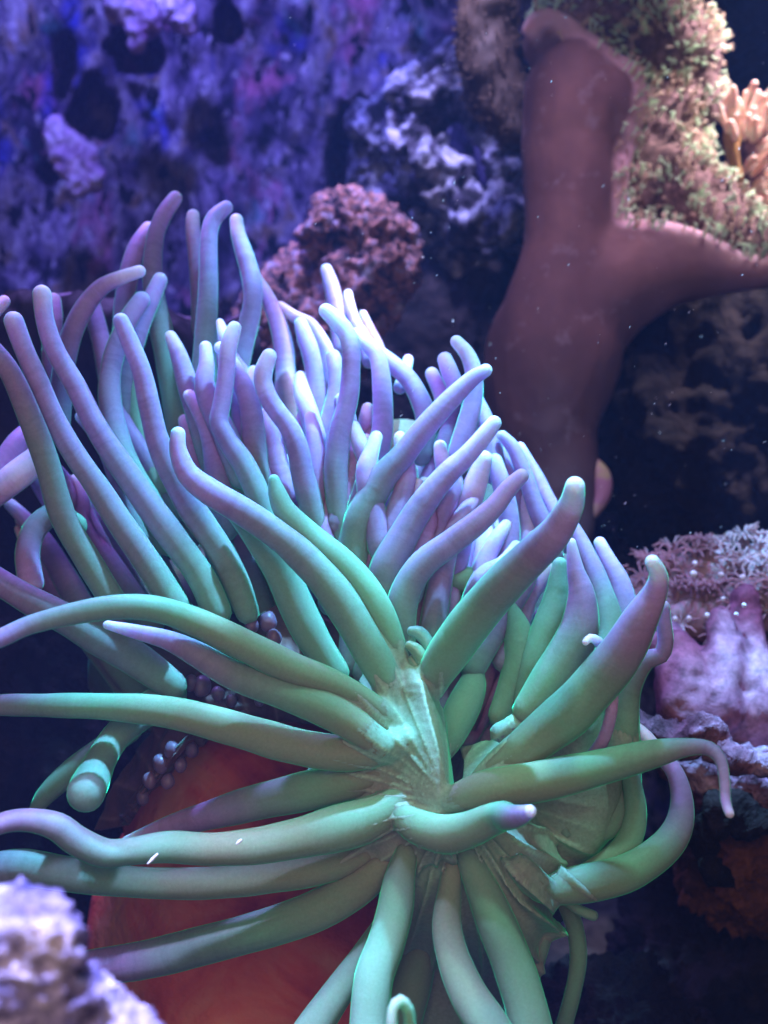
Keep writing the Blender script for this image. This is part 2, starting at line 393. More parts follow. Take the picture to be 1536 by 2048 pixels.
# ------------------------------------------------------------------ rocks
def T(o, label, cat, group=None): return tag(o, label, cat, group)
def lump(name, chains, mat, voxel=0.004, amp=0.01, fr=18, seed=0, sm=2, ridge=True):
    def dsp(c, n):
        q = c*fr+Vector((seed, 0, 0)); h = noise.fractal(q, 0.8, 2.1, 5)
        if ridge: h += 0.5-1.2*abs(noise.fractal(q*1.9, 0.8, 2, 3))
        cell = noise.voronoi(q*2.6)[0][0]; h -= max(0, 0.3-cell)*1.8
        return amp*h
    v, f = blobmesh(chains, voxel, sm, dsp); return mesh_obj(name, v, f, mat)
T(lump('reef_rock', [[(860, 180, 70, 92), (930, 170, 75, 92), (1010, 220, 60, 92), (1040, 330, 45, 92), (1045, 440, 40, 92), (980, 440, 42, 90), (900, 400, 45, 92), (850, 300, 60, 92), (800, 240, 60, 95)],
                    [(780, 280, 75, 96), (800, 400, 85, 98), (880, 480, 80, 98), (1000, 480, 70, 98)]], M_arch, 0.0035, 0.013, 26, 2),
  'dark rock with pale blue crust and a black hollow, left of the leather coral', 'rock')
T(lump('reef_rock', [[(690, 470, 85, 82), (740, 500, 95, 82), (720, 590, 90, 82)], [(620, 560, 70, 83), (560, 640, 90, 83), (640, 680, 110, 83)]], M_orange, 0.0028, 0.0065, 70, 5),
  'orange and pink crusted rounded rock behind the pale tentacle tips', 'rock')
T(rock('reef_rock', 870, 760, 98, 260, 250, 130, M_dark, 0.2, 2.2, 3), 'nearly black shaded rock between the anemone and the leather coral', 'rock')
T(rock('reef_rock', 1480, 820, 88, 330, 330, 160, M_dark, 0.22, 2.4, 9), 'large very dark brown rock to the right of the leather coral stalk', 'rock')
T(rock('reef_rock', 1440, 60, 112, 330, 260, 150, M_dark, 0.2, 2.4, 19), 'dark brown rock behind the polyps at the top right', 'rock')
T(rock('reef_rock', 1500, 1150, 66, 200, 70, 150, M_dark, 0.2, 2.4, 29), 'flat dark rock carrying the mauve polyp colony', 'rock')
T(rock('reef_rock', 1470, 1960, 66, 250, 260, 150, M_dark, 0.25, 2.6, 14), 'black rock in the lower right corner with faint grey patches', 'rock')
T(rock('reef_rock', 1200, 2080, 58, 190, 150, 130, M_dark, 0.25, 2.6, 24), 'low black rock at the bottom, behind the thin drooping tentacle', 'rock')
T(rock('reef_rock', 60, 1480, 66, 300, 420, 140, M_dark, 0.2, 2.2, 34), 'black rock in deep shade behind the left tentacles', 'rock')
T(rock('reef_rock', 1480, 1700, 58, 130, 150, 120, M_brownrock, 0.2, 2.2, 44), 'rust brown rock face under the pale lit ledge on the right', 'rock')
T(lump('foreground_rock', [[(0, 1860, 85, 23), (78, 1842, 62, 23), (90, 1910, 65, 23)], [(40, 1960, 120, 23.3), (130, 2000, 80, 23.3)], [(-20, 1960, 110, 23.5), (110, 2030, 90, 23.5), (230, 2080, 75, 23.5), (310, 2110, 50, 23.5)], [(20, 2080, 130, 24), (200, 2150, 110, 24)]], M_front, 0.0012, 0.0026, 130, 3),
  'blurred lavender crusted rock close to the glass in the lower left corner', 'rock')
# dark plate with a pale rim
def plate():
    r = empty('plate_coral', P(150, 640, 66)); T(r, 'dark plate-like coral with a thin pale wavy rim behind the left tentacles', 'coral')
    top = []; 
    xs = [(-120, 640), (-40, 612), (20, 600), (60, 588), (100, 592), (150, 596), (200, 600), (250, 612), (320, 628), (380, 640), (430, 650), (480, 640), (520, 660)]
    rows = [[(x, y+5*math.sin(i*2.1), 66) for i, (x, y) in enumerate(xs)],
            [(x, y+45, 63) for x, y in xs], [(x, y+330, 68) for x, y in xs], [(x, y+700, 72) for x, y in xs]]
    patch('plate', rows, 120, 60, M_plate, r, thick=0.8, rough=0.5)
    pts = sample([(P(x, y-1+5*math.sin(i*2.1), 65.8), R(3.6+1.6*math.sin(i*1.7), 66)) for i, (x, y) in enumerate(xs)], 0.004)
    pts = [(p+Vector((0, 0, 0.0012*noise.noise(p*240))), rr) for p, rr in pts]
    v, f, s = tube_geo(pts, 10, 0.3); mesh_obj('rim', v, f, M_platerim, r)
plate()
# lilac fragments on the wall
T(lump('coral_fragment', [[(245, 15, 28, 104), (285, 35, 34, 104), (272, 85, 12, 104)]], M_frag, 0.003, 0.006, 40, 1), 'pale lilac pointed fragment hanging over a black hollow in the back wall', 'coral')
T(lump('coral_fragment', [[(110, 255, 22, 106), (125, 310, 24, 106), (155, 375, 22, 106)], [(145, 280, 20, 106), (185, 330, 18, 106), (190, 365, 16, 106)]], M_frag, 0.003, 0.006, 40, 8), 'oval dusky pink fragment with a raised edge on the left of the back wall', 'coral')
T(lump('coral_fragment', [[(345, 5, 36, 106), (365, 50, 22, 106)]], M_frag, 0.003, 0.006, 40, 12), 'magenta tinted fragment cut by the top edge, right of the pointed one', 'coral')

# ------------------------------------------------------------------ leather coral
LC = empty('leather_coral', P(1110, 1030, 74)); T(LC, 'tall mauve brown leather coral, smooth stalk and folded cap covered in green polyps', 'coral')
RIM = [(1050, 62, 9), (1062, 38, 9), (1100, 24, 9), (1140, 45, 10), (1170, 80, 10), (1200, 108, 10), (1240, 118, 9), (1275, 140, 9), (1285, 190, 9), (1280, 240, 8), (1262, 300, 8), (1245, 360, 9), (1245, 420, 10), (1262, 450, 11), (1310, 458, 12), (1370, 468, 12), (1420, 482, 12), (1450, 505, 14), (1480, 524, 16), (1530, 528, 18), (1590, 510, 18)]
v, f = blobmesh([[(1120, 1060, 70, 74), (1105, 930, 92, 74), (1090, 850, 112, 74), (1095, 770, 130, 74), (1112, 690, 136, 74), (1128, 600, 116, 74), (1142, 500, 98, 74), (1144, 400, 97, 74), (1140, 300, 97, 74), (1152, 210, 106, 74), (1135, 130, 88, 75), (1095, 70, 42, 75)],
                 [(1130, 660, 110, 74), (1190, 600, 115, 74), (1270, 560, 95, 73), (1360, 545, 66, 72), (1450, 548, 42, 71), (1530, 550, 24, 70), (1600, 530, 15, 70)],
                 [(1170, 190, 95, 74), (1218, 205, 66, 73), (1235, 260, 45, 73)], [(1100, 90, 56, 75), (1150, 140, 70, 75), (1215, 190, 58, 74)], [(1240, 540, 105, 74), (1330, 530, 88, 73), (1410, 535, 66, 72), (1490, 548, 38, 71), (1560, 545, 30, 70.5)],
                 [(1090, 80, 40, 75), (1140, 100, 50, 75)], [(x, y, r_*1.35, 73.6-0.005*(x-1050)) for x, y, r_ in RIM]], 0.0026, 9,
                lambda c, n: 0.0012*noise.fractal(c*Vector((45, 45, 18)) if False else Vector((c.x*45, c.y*45, c.z*20)), .8, 2, 4))
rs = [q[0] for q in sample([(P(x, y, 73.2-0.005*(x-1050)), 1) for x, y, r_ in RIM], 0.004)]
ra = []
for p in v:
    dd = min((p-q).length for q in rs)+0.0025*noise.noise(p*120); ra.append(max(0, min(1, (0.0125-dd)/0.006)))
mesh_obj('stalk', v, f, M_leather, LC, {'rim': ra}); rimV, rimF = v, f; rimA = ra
capV, capF = blobmesh([[(1290, 60, 80, 80), (1350, 110, 92, 79), (1360, 190, 80, 79), (1320, 270, 85, 78), (1330, 360, 95, 77), (1400, 430, 85, 75), (1480, 480, 60, 73), (1560, 500, 50, 72)],
                       [(1130, 20, 50, 79), (1210, 50, 65, 80), (1290, 80, 60, 80)],
                       [(1270, 200, 40, 77), (1275, 300, 45, 76), (1280, 400, 50, 75)]], 0.004, 4,
                      lambda c, n: 0.006*noise.fractal(c*38, 0.8, 2, 4))
cap = mesh_obj('cap', capV, capF, M_cap, LC)
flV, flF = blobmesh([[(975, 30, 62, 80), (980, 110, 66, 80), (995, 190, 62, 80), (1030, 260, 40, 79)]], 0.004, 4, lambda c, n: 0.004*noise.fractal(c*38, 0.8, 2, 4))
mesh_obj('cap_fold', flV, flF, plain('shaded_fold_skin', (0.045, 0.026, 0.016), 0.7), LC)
# the lit swelling at the foot of the stalk
v, f = blobmesh([[(1180, 915, 10, 73), (1200, 950, 22, 73), (1203, 990, 20, 73), (1180, 1030, 14, 73)]], 0.002, 6)
mfold = MT('foot_swelling'); mfold.col(mfold.mix(mfold.ramp(mfold.noise(60, 2), [(0.4, 0.0), (0.6, 1.0)]), (0.55, 0.28, 0.50), (0.60, 0.55, 0.30))); mfold.set(Roughness=0.6)
mesh_obj('foot_swelling', v, f, mfold.m, LC)
def polyp_geo(p, n, h, r, arms=7, spread=0.9, seed=0):
    rr = random.Random(seed); V = []; Fc = []
    n = (n+Vector((rr.uniform(-.4, .4), rr.uniform(-.4, .4), rr.uniform(-.2, .5)))).normalized()
    def cone(a, b, ra, rb, k=5):
        T_ = (b-a).normalized(); u = T_.orthogonal().normalized(); w_ = T_.cross(u); o = len(V)
        for q, rad in ((a, ra), (b, rb)):
            for i in range(k):
                th = 2*math.pi*i/k; V.append(q+u*math.cos(th)*rad+w_*math.sin(th)*rad)
        V.append(b+T_*rb*0.9)
        for i in range(k):
            j = (i+1) % k; Fc.append((o+i, o+j, o+k+j, o+k+i)); Fc.append((o+k+i, o+k+j, o+2*k))
    top = p+n*h; cone(p-n*h*0.3, top, r*0.35, r*0.5)
    u = n.orthogonal().normalized(); w_ = n.cross(u)
    for i in range(arms):
        th = 2*math.pi*i/arms+rr.uniform(-.2, .2)
        dr = (u*math.cos(th)+w_*math.sin(th))*spread+n*rr.uniform(0.3, 0.9)
        cone(top, top+dr.normalized()*r*rr.uniform(1.3, 2.0), r*0.32, r*0.30, 4)
    return V, Fc
def facetri(verts, faces, rnd):
    f_ = faces[rnd.randrange(len(faces))]; a, b, c = (verts[f_[i]] for i in (0, 1, 2))
    return (a+b+c)/3, (b-a).cross(c-a).normalized()
rr = random.Random(3); cands = []
while len(cands) < 1500:
    if rr.random() < 0.5:
        k_ = rr.randrange(len(rimF))
        if rimA[rimF[k_][0]] < 0.35: continue
        f0 = rimF[k_]; a_, b_, c_ = (rimV[f0[q]] for q in (0, 1, 2)); p = (a_+b_+c_)/3; n = (b_-a_).cross(c_-a_).normalized()
        if n.z < 0.15 and n.x < 0.2: continue
        n = (n+Vector((0.4, 0, 0.9))).normalized()
    else: p, n = facetri(capV, capF, rr)
    if n.y > 0.45: continue
    if noise.noise(p*45) < -0.08 and rr.random() < 0.85: continue
    cands.append((p, n))
cands.sort(key=lambda q: q[0].y-0.3*q[1].z)
SV = []; SF = []; SV2 = []; SF2 = []
for i, (p, n) in enumerate(cands):
    v, f = polyp_geo(p, n, 0.003+0.004*rr.random(), 0.0011+0.0007*rr.random(), 5, 0.6, i)
    if i < 90: mesh_obj('polyp', v, f, M_polyp if rr.random() < 0.75 else M_polyp2, LC)
    elif rr.random() < 0.5:
        off = len(SV); SV += v; SF += [tuple(off+k for k in q) for q in f]
    else:
        off = len(SV2); SV2 += v; SF2 += [tuple(off+k for k in q) for q in f]
tag(mesh_obj('green_polyps', SV, SF, M_polyp, LC), kind='stuff')
tag(mesh_obj('brown_polyps', SV2, SF2, M_polyp2, LC), kind='stuff')
SV = []; SF = []
for i in range(420):
    p, n = facetri(flV, flF, rr); v, f = polyp_geo(p, n, 0.002, 0.0009, 5, 0.9, i+3000); off = len(SV); SV += v; SF += [tuple(off+k for k in q) for q in f]
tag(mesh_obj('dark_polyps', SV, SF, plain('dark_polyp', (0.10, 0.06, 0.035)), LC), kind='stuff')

# ------------------------------------------------------------------ cream finger coral
CF = empty('finger_coral', P(1500, 480, 80)); T(CF, 'cream coral with blunt finger tips over a tan stalk at the right edge', 'coral')
v, f = blobmesh([[(1510, 560, 50, 86), (1515, 440, 50, 86), (1520, 330, 48, 85), (1530, 250, 50, 84)]], 0.004, 3, lambda c, n: 0.003*noise.fractal(c*60, .8, 2, 3))
mesh_obj('body', v, f, M_cap, CF)
v, f, q = tube_geo(sample([(P(1462, 250, 80), R(14, 80)), (P(1464, 300, 80), R(17, 80)), (P(1470, 350, 81), R(15, 80)), (P(1480, 400, 83), R(12, 80))], 0.004), 14, 0.3); mesh_obj('stalk', v, f, M_tan, CF)
for i in range(85):
    if i < 55: x = rr.uniform(1440, 1580); y = 190+rr.uniform(0, 75)+max(0, 1470-x)*0.4; d = 79+rr.uniform(-1.5, 2)
    else: x = rr.uniform(1490, 1580); y = rr.uniform(260, 470); d = 82.5
    n = Vector(((x-1510)/90+rr.uniform(-.3, .3), -0.5, 0.9 if i < 55 else 0.25)).normalized(); p = P(x, y, d)
    L_ = 0.005+0.004*rr.random(); b = [(p+n*L_, 0.0024), (p+n*L_*0.5+Vector((0, 0, .001)), 0.0027), (p-n*0.006, 0.0025)]
    gv, gf, gs = tube_geo(b, 9, 0.1, i); mesh_obj('finger', gv, gf, M_cream, CF)

# ------------------------------------------------------------------ right reef: pink encrusting coral, ledge, mauve polyps
T(lump('encrusting_coral', [[(1300, 1300, 26, 57), (1350, 1290, 38, 56), (1370, 1400, 60, 55), (1400, 1460, 60, 55)], [(1330, 1240, 22, 58), (1380, 1330, 40, 57)],
        [(1440, 1235, 26, 57), (1450, 1310, 40, 56), (1430, 1420, 55, 55)], [(1490, 1200, 30, 58), (1500, 1300, 42, 57), (1530, 1400, 66, 56)], [(1400, 1400, 70, 57), (1560, 1440, 90, 57)]],
        M_pink, 0.0025, 0.0028, 40, 4, 5, False), 'pink mauve encrusting coral with upright ridges below the mauve polyps', 'coral')
T(lump('ledge_rock', [[(1270, 1445, 22, 52), (1320, 1465, 26, 51.5), (1370, 1490, 28, 51), (1410, 1455, 30, 51), (1440, 1500, 28, 51), (1480, 1520, 24, 50), (1540, 1530, 26, 50), (1620, 1560, 40, 50)],
        [(1350, 1520, 40, 54), (1450, 1540, 50, 54), (1550, 1560, 60, 54)]], M_ledge, 0.0022, 0.004, 60, 6, 2), 'pale lilac edged ledge with a knobbly peak beyond the long right tentacle', 'rock')
T(lump('ledge_rock', [[(1400, 1690, 30, 54), (1440, 1620, 34, 53), (1500, 1640, 40, 53)], [(1420, 1740, 18, 53), (1450, 1760, 12, 53)]], M_dark, 0.003, 0.005, 50, 9), 'small dark blue tinted rock knob just beyond the drooping tentacle tip', 'rock')
XE = empty('polyp_colony', P(1420, 1240, 60)); T(XE, 'mauve brown colony of feathery polyps spread over the rock at the right', 'coral')
v, f = blobmesh([[(1270, 1190, 36, 62), (1350, 1170, 50, 62), (1450, 1160, 60, 62), (1560, 1150, 60, 62)], [(1300, 1240, 30, 60), (1400, 1230, 45, 60), (1540, 1200, 60, 60)]], 0.003, 3, lambda c, n: 0.004*noise.fractal(c*60, .8, 2, 3))
mesh_obj('mat', v, f, M_xenia, XE)
n_p = 0
while n_p < 95:
    p, n = facetri(v, f, rr)
    if n.z < 0.0 and n.y > -0.3: continue
    if n.y > 0.3: continue
    n = (n*0.7+Vector((0, -0.15, 0.9))).normalized(); V = []; Fc = []
    sd = 0.0048+0.0025*rr.random()
    u = n.orthogonal().normalized(); w_ = n.cross(u); top = p+n*sd*0.8
    def addt(b, k=6):
        o = len(V); gv, gf, gs = tube_geo(b, k, 0.1, n_p); V.extend(gv); Fc.extend([tuple(o+i for i in q) for q in gf])
    addt([(top, 0.0013), (p+n*sd*0.3, 0.0012), (p-n*0.002, 0.0013)])
    for i in range(8):
        th = 2*math.pi*i/8+rr.uniform(-.2, .2); dr = u*math.cos(th)+w_*math.sin(th)
        addt([(top+dr*sd*1.5+n*sd*rr.uniform(.2, .9), 0.0005), (top+dr*sd*1.0+n*sd*0.75, 0.0006), (top+dr*sd*0.45+n*sd*0.4, 0.0007), (top, 0.0007)])
    mesh_obj('polyp', V, Fc, M_xenia, XE); n_p += 1
for (x, y, r_, d) in [(1390, 1127, 6, 58), (1387, 1148, 8, 57), (1442, 1149, 6, 57), (1485, 1155, 7, 57), (1414, 1231, 6, 56), (1378, 1237, 6, 56), (1350, 1238, 6, 56), (1488, 1210, 5, 56), (1446, 1198, 5, 56.5), (1472, 1228, 4, 56)]:
    bm = bmesh.new(); bmesh.ops.create_icosphere(bm, subdivisions=2, radius=R(r_, d))  # small white balls modelled in place of sparkling glints
    for q in bm.verts: q.co *= 1+0.2*noise.noise(q.co*900+Vector((x, 0, 0)))
    me = bpy.data.meshes.new('glint_speck'); bm.to_mesh(me); bm.free(); me.materials.append(M_bub)
    me.polygons.foreach_set('use_smooth', [True]*len(me.polygons))
    o = bpy.data.objects.new('glint_speck', me); o.location = P(x, y, d); COL.objects.link(o)
    T(o, 'tiny bright white speck standing for a glint among the mauve polyps on the right', 'grain', 'white glints among the mauve polyps')

# ------------------------------------------------------------------ THE ANEMONE
AN = empty('sea_anemone', P(600, 2100, 52)); T(AN, 'large green sea anemone with lilac tipped tentacles on a red column', 'sea anemone')
# tentacles: (depth_tip, depth_base, [(x,y,r) tip first])
TN = [
 (56, 52, [(350,397,13),(326,432,16),(310,480,19),(305,560,24),(322,660,31),(340,740,36),(355,830,40),(372,930,44)]),
 (57, 54, [(298,460,15),(272,500,19),(256,560,23),(246,640,26),(246,720,26)]),
 (51, 50, [(279,543,11),(240,556,14),(200,577,18),(166,620,23),(140,680,26),(124,760,29),(118,850,32)]),
 (55, 53, [(186,592,9),(190,635,18),(204,690,20),(216,760,22),(230,830,24)]),
 (53, 51, [(320,560,13),(302,600,17),(282,650,20),(266,700,22),(248,760,24),(245,830,24)]),
 (51, 47.5, [(283,600,15),(262,630,19),(238,680,23),(222,740,26),(220,800,31),(235,880,36),(265,950,39),(300,1010,41),(335,1085,43)]),
 (46, 46.5, [(242,642,14),(262,690,19),(284,745,24),(300,820,28),(315,880,31),(345,950,36),(385,1020,42),(440,1100,43),(475,1170,40),(495,1225,32)]),
 (52, 50, [(256,700,12),(265,790,20),(276,850,22),(300,920,24),(325,975,26)]),
 (46, 45.5, [(84,588,16),(90,640,19),(110,700,23),(150,770,28),(190,850,31),(235,920,36),(290,1000,41),(345,1075,45),(400,1150,46),(435,1225,44)]),
 (44.5, 44.5, [(27,642,17),(45,690,21),(75,760,25),(110,840,28),(150,910,32),(192,970,36),(237,1040,39),(292,1120,42),(350,1210,44)]),
 (53, 51, [(107,600,13),(108,640,17),(102,700,20),(108,780,24),(120,860,26)]),
 (43, 44.5, [(-25,690,20),(20,745,26),(62,840,33),(95,930,37),(125,1030,38),(175,1120,38),(228,1205,38)]),
 (50, 49, [(8,603,11),(-14,625,14),(-70,680,18)]),
 (48, 47, [(80,915,24),(30,955,28),(-30,1002,28),(-90,1040,28)]),
 (50, 48, [(57,858,14),(35,885,21),(5,930,25),(-40,970,26)]),
 (47, 48, [(62,1165,22),(55,1105,23),(72,1055,24),(108,1030,24),(150,1050,24)]),
 (43.5, 45, [(-60,1130,26),(0,1165,29),(60,1200,33),(130,1237,37),(200,1277,41),(270,1317,42),(345,1370,34)]),
 (36.5, 42.5, [(-60,1298,12),(0,1277,18),(60,1250,20),(148,1227,23),(234,1214,25),(312,1218,27),(390,1243,30),(488,1290,34),(590,1340,34),(670,1370,30),(730,1402,26),(780,1440,26)]),
 (40, 41.5, [(215,1250,8),(273,1264,14),(335,1280,20),(390,1306,26),(468,1350,32),(566,1382,38),(640,1410,42),(700,1445,36),(760,1490,30)]),
 (42, 41.8, [(-60,1412,18),(0,1410,21),(117,1411,24),(234,1414,28),(351,1427,32),(468,1457,34),(580,1490,37),(676,1506,37),(754,1500,32),(812,1482,26)]),
 (40, 46, [(172,1585,34),(184,1560,35),(205,1515,31),(235,1470,30),(285,1425,32),(340,1390,34)]),
 (48, 48, [(62,1635,8),(90,1592,18),(140,1545,24),(200,1500,24),(260,1460,24)]),
 (37, 42, [(-60,1680,16),(0,1648,20),(55,1640,23),(112,1652,28),(154,1682,30),(208,1706,29),(258,1703,27),(333,1694,30),(417,1698,32),(500,1694,35),(575,1680,39),(655,1662,45),(728,1642,44),(792,1610,36),(846,1580,28)]),
 (41, 43.5, [(-60,1745,26),(40,1735,34),(150,1750,34),(290,1765,30),(417,1766,32),(541,1750,36),(640,1733,36),(719,1708,34),(780,1670,28)]),
 (44, 42.3, [(255,1682,10),(300,1668,18),(375,1643,26),(500,1608,35),(620,1580,39),(728,1555,34),(800,1540,26)]),
 (43, 43, [(60,1965,24),(167,1937,31),(292,1919,36),(417,1888,38),(542,1854,39),(640,1818,40),(700,1782,40),(746,1748,36),(790,1715,28)]),
 (39, 42, [(735,2120,34),(737,2047,37),(748,1956,39),(772,1887,38),(790,1819,36),(800,1755,30),(815,1700,22)]),
 (41, 43, [(590,2130,36),(625,2060,36),(682,1975,30),(735,1900,26),(765,1850,20)]),
 (46, 46, [(780,2110,42),(800,2040,42),(828,1956,38),(846,1880,30)]),
 (38.5, 41.5, [(1015,2120,38),(975,2048,38),(942,1997,38),(918,1947,36),(901,1896,33),(893,1846,30),(898,1790,24),(905,1730,18)]),
 (39.5, 41.5, [(1075,2120,40),(1060,2048,41),(1046,1992,42),(1027,1933,42),(1000,1865,40),(972,1796,35),(945,1735,28),(930,1690,20)]),
 (44, 44, [(1058,2000,8),(1070,1930,16),(1085,1860,20),(1078,1790,20)]),
 (36, 42, [(1060,1623,12),(1040,1631,20),(1018,1634,26),(1006,1632,30),(979,1641,33),(937,1659,36),(887,1668,38),(832,1652,34),(795,1622,24),(775,1590,18)]),
 (36, 41.2, [(1459,1627,8),(1451,1602,10),(1449,1560,11),(1441,1520,12),(1418,1497,15),(1376,1494,18),(1314,1506,26),(1231,1527,33),(1148,1548,38),(1066,1565,41),(983,1578,40),(921,1594,30),(885,1610,22)]),
 (45, 41, [(1277,1457,9),(1293,1474,13),(1326,1515,16),(1351,1548,18),(1364,1602,22),(1356,1656,28),(1322,1702,33),(1260,1743,36),(1190,1763,38),(1125,1775,35),(1096,1783,26),(1072,1768,30),(1040,1735,24)]),
 (43.5, 43.5, [(1262,1555,16),(1271,1614,21),(1264,1664,24),(1240,1705,26),(1195,1735,22),(1150,1752,14)]),
 (43, 43, [(1186,1831,9),(1172,1826,10),(1150,1815,10),(1130,1800,8)]),
 (47, 46, [(1120,2080,16),(1132,2037,16),(1148,1975,16),(1157,1912,17),(1148,1850,18),(1125,1790,18)]),
 (37, 43.5, [(1150,972,17),(1142,1010,25),(1113,1061,35),(1073,1104,40),(1015,1160,43),(956,1226,45),(898,1303,45),(862,1362,36)]),
 (38, 41.5, [(1305,1124,13),(1317,1150,18),(1309,1186,25),(1281,1237,35),(1249,1295,43),(1210,1347,48),(1150,1414,49),(1086,1467,45),(1024,1517,38),(970,1560,28)]),
 (42, 43, [(1327,1213,11),(1327,1240,14),(1331,1280,16),(1322,1310,17),(1296,1318,19),(1272,1340,24),(1252,1380,29),(1244,1440,34),(1245,1510,36)]),
 (49, 47, [(1200,1086,11),(1215,1120,17),(1237,1165,23),(1250,1220,26),(1250,1280,26),(1240,1340,26)]),
 (50, 48, [(1190,1115,9),(1203,1170,14),(1213,1230,16),(1210,1300,20)]),
 (48, 45, [(1146,1052,11),(1165,1092,17),(1190,1150,22),(1212,1215,26),(1222,1280,29),(1200,1345,30),(1150,1400,28)]),
 (43, 43, [(1143,1085,8),(1151,1140,17),(1163,1190,28),(1159,1256,38),(1132,1317,43),(1101,1365,43),(1058,1422,34)]),
 (45.5, 45.5, [(1120,1130,14),(1112,1205,27),(1090,1272,33),(1068,1340,32),(1050,1400,24)]),
 (46, 46, [(1022,1215,12),(1037,1265,28),(1040,1325,34),(1024,1378,30),(1000,1430,24)]),
 (46, 45, [(952,1325,12),(944,1372,28),(922,1424,34),(900,1475,28),(885,1510,18)]),
 (45, 45, [(1043,952,13),(1019,975,18),(988,1014,23),(948,1050,27),(898,1088,30),(849,1125,33),(818,1168,36),(804,1212,37),(806,1260,28),(815,1300,18)]),
 (47, 48, [(968,918,15),(950,971,26),(931,1022,31),(918,1075,33),(905,1130,34),(872,1196,36),(845,1245,30),(830,1290,20)]),
 (46, 46, [(988,846,13),(964,877,18),(929,916,22),(894,948,26),(859,990,30),(828,1035,33),(800,1085,37),(772,1140,40),(765,1195,36),(785,1260,24)]),
 (47, 47, [(971,741,12),(945,757,16),(909,791,21),(870,832,24),(835,873,27),(804,914,30),(770,950,33),(740,1000,36),(718,1050,38),(708,1110,36),(720,1180,28)]),
 (49, 48, [(652,622,13),(673,642,17),(694,669,20),(702,700,22),(702,743,23),(697,794,26),(681,863,30),(673,931,35),(677,999,38),(682,1050,38),(695,1110,34)]),
 (48, 48, [(538,713,14),(529,736,18),(526,763,20),(538,798,23),(558,828,24),(580,858,26),(595,897,30),(605,948,32),(619,1000,34),(634,1050,34),(655,1110,30)]),
 (48.5, 47.5, [(469,656,12),(461,678,16),(455,709,17),(451,760,19),(443,811,21),(438,845,23),(457,883,26),(485,924,31),(509,972,33),(528,1020,33),(550,1075,28)]),
 (54, 51, [(452,415,12),(431,433,16),(420,459,18),(417,504,20),(417,555,22),(414,623,27),(410,692,33),(407,760,38),(403,830,42),(402,930,44)]),
 (56, 55, [(386,431,11),(386,463,14),(393,521,16),(399,580,18),(402,660,20)]),
 (55, 52, [(473,441,12),(477,470,15),(491,514,19),(502,555,22),(506,596,24),(499,640,26),(486,692,27),(476,743,28),(469,794,28),(470,880,30)]),
 (57, 53, [(516,555,7),(536,596,14),(554,640,20),(567,692,24),(571,743,27),(572,794,30),(575,880,30)]),
 (51, 50, [(440,645,7),(446,664,11),(454,695,14),(460,740,14)]),
 (56, 54, [(561,614,10),(591,634,12),(618,650,16),(639,678,17),(653,709,18),(660,770,20)]),
 (53, 51, [(602,648,12),(612,678,18),(622,709,20),(632,760,23),(637,811,26),(640,880,28)]),
 (59, 56, [(653,540,11),(662,569,15),(670,606,17),(676,650,19),(684,700,20)]),
 (58, 55, [(696,588,8),(701,617,11),(711,647,13),(726,675,15),(740,720,18)]),
 (58, 55, [(726,629,8),(738,658,11),(752,690,14),(764,730,18)]),
 (52, 49, [(712,668,11),(734,688,15),(754,712,18),(763,760,22),(766,828,26),(762,880,29),(744,948,32),(718,1016,34)]),
 (53, 50, [(764,710,13),(788,730,17),(818,760,21),(841,801,25),(853,846,29),(842,910,30)]),
 (55, 53, [(816,719,9),(811,742,11),(800,775,14)]),
 (53, 51, [(864,748,12),(877,776,15),(886,806,18),(882,860,22)]),
 (52, 50, [(890,719,13),(901,748,17),(911,778,19),(908,835,24),(885,900,28)]),
 (50, 49, [(913,683,11),(933,706,14),(945,735,17),(949,768,20),(945,807,24),(933,854,27),(915,915,30)]),
 (52, 50, [(666,713,13),(673,738,18),(674,777,20),(663,828,24),(641,897,27),(630,960,30)]),
 (51, 49, [(507,741,9),(500,777,16),(500,828,22),(509,880,25),(521,931,28),(535,985,26)]),
 (52, 50, [(602,754,11),(605,787,18),(619,828,24),(632,873,27)]),
 (50, 49, [(530,826,9),(543,856,18),(551,890,21),(560,940,25),(575,990,26)]),
 (44, 43.5, [(548,960,10),(554,985,18),(566,1015,24),(590,1045,28),(634,1085,31),(682,1125,33),(725,1172,35),(756,1222,34),(780,1270,28),(800,1320,20)]),
 (43.5, 43, [(356,868,13),(356,900,17),(376,948,24),(420,984,29),(478,1018,31),(540,1060,33),(598,1107,36),(655,1166,40),(703,1236,42),(742,1305,41),(772,1362,37),(785,1420,32)]),
 (45.5, 45.8, [(478,1030,20),(520,1080,32),(560,1140,37),(590,1205,38),(625,1275,38),(670,1345,32)]),
 (50, 49, [(422,955,10),(445,948,20),(470,975,26),(500,1020,28),(530,1080,28)]),
 (48, 47, [(828,940,7),(821,980,19),(805,1027,28),(786,1065,33),(760,1115,36),(750,1180,34)]),
 (49, 48, [(990,922,13),(999,955,19),(1011,1000,24),(1019,1049,26),(1018,1095,27),(1008,1150,28)]),
 (50, 49, [(1005,872,10),(1027,896,14),(1043,932,16),(1058,975,17),(1073,1018,19),(1090,1055,22),(1105,1110,24)]),
 (52, 50, [(1040,895,10),(1072,952,14),(1093,992,15),(1112,1030,16),(1130,1090,18)]),
 (51, 50, [(978,880,12),(1000,915,20),(1025,960,24),(1045,1010,26),(1055,1080,28)]),
 (52, 50, [(948,800,16),(966,835,20),(984,885,24),(990,950,28)]),
 (51, 50, [(935,830,18),(910,870,24),(880,920,28),(850,980,30)]),
 (49, 48, [(885,1010,16),(868,1060,26),(850,1115,30),(835,1170,30)]),
 (50, 49, [(1058,1000,18),(1062,1050,26),(1058,1110,30),(1045,1180,32)]),
 (49, 48, [(965,1040,16),(972,1085,26),(968,1140,30),(950,1200,32)]),
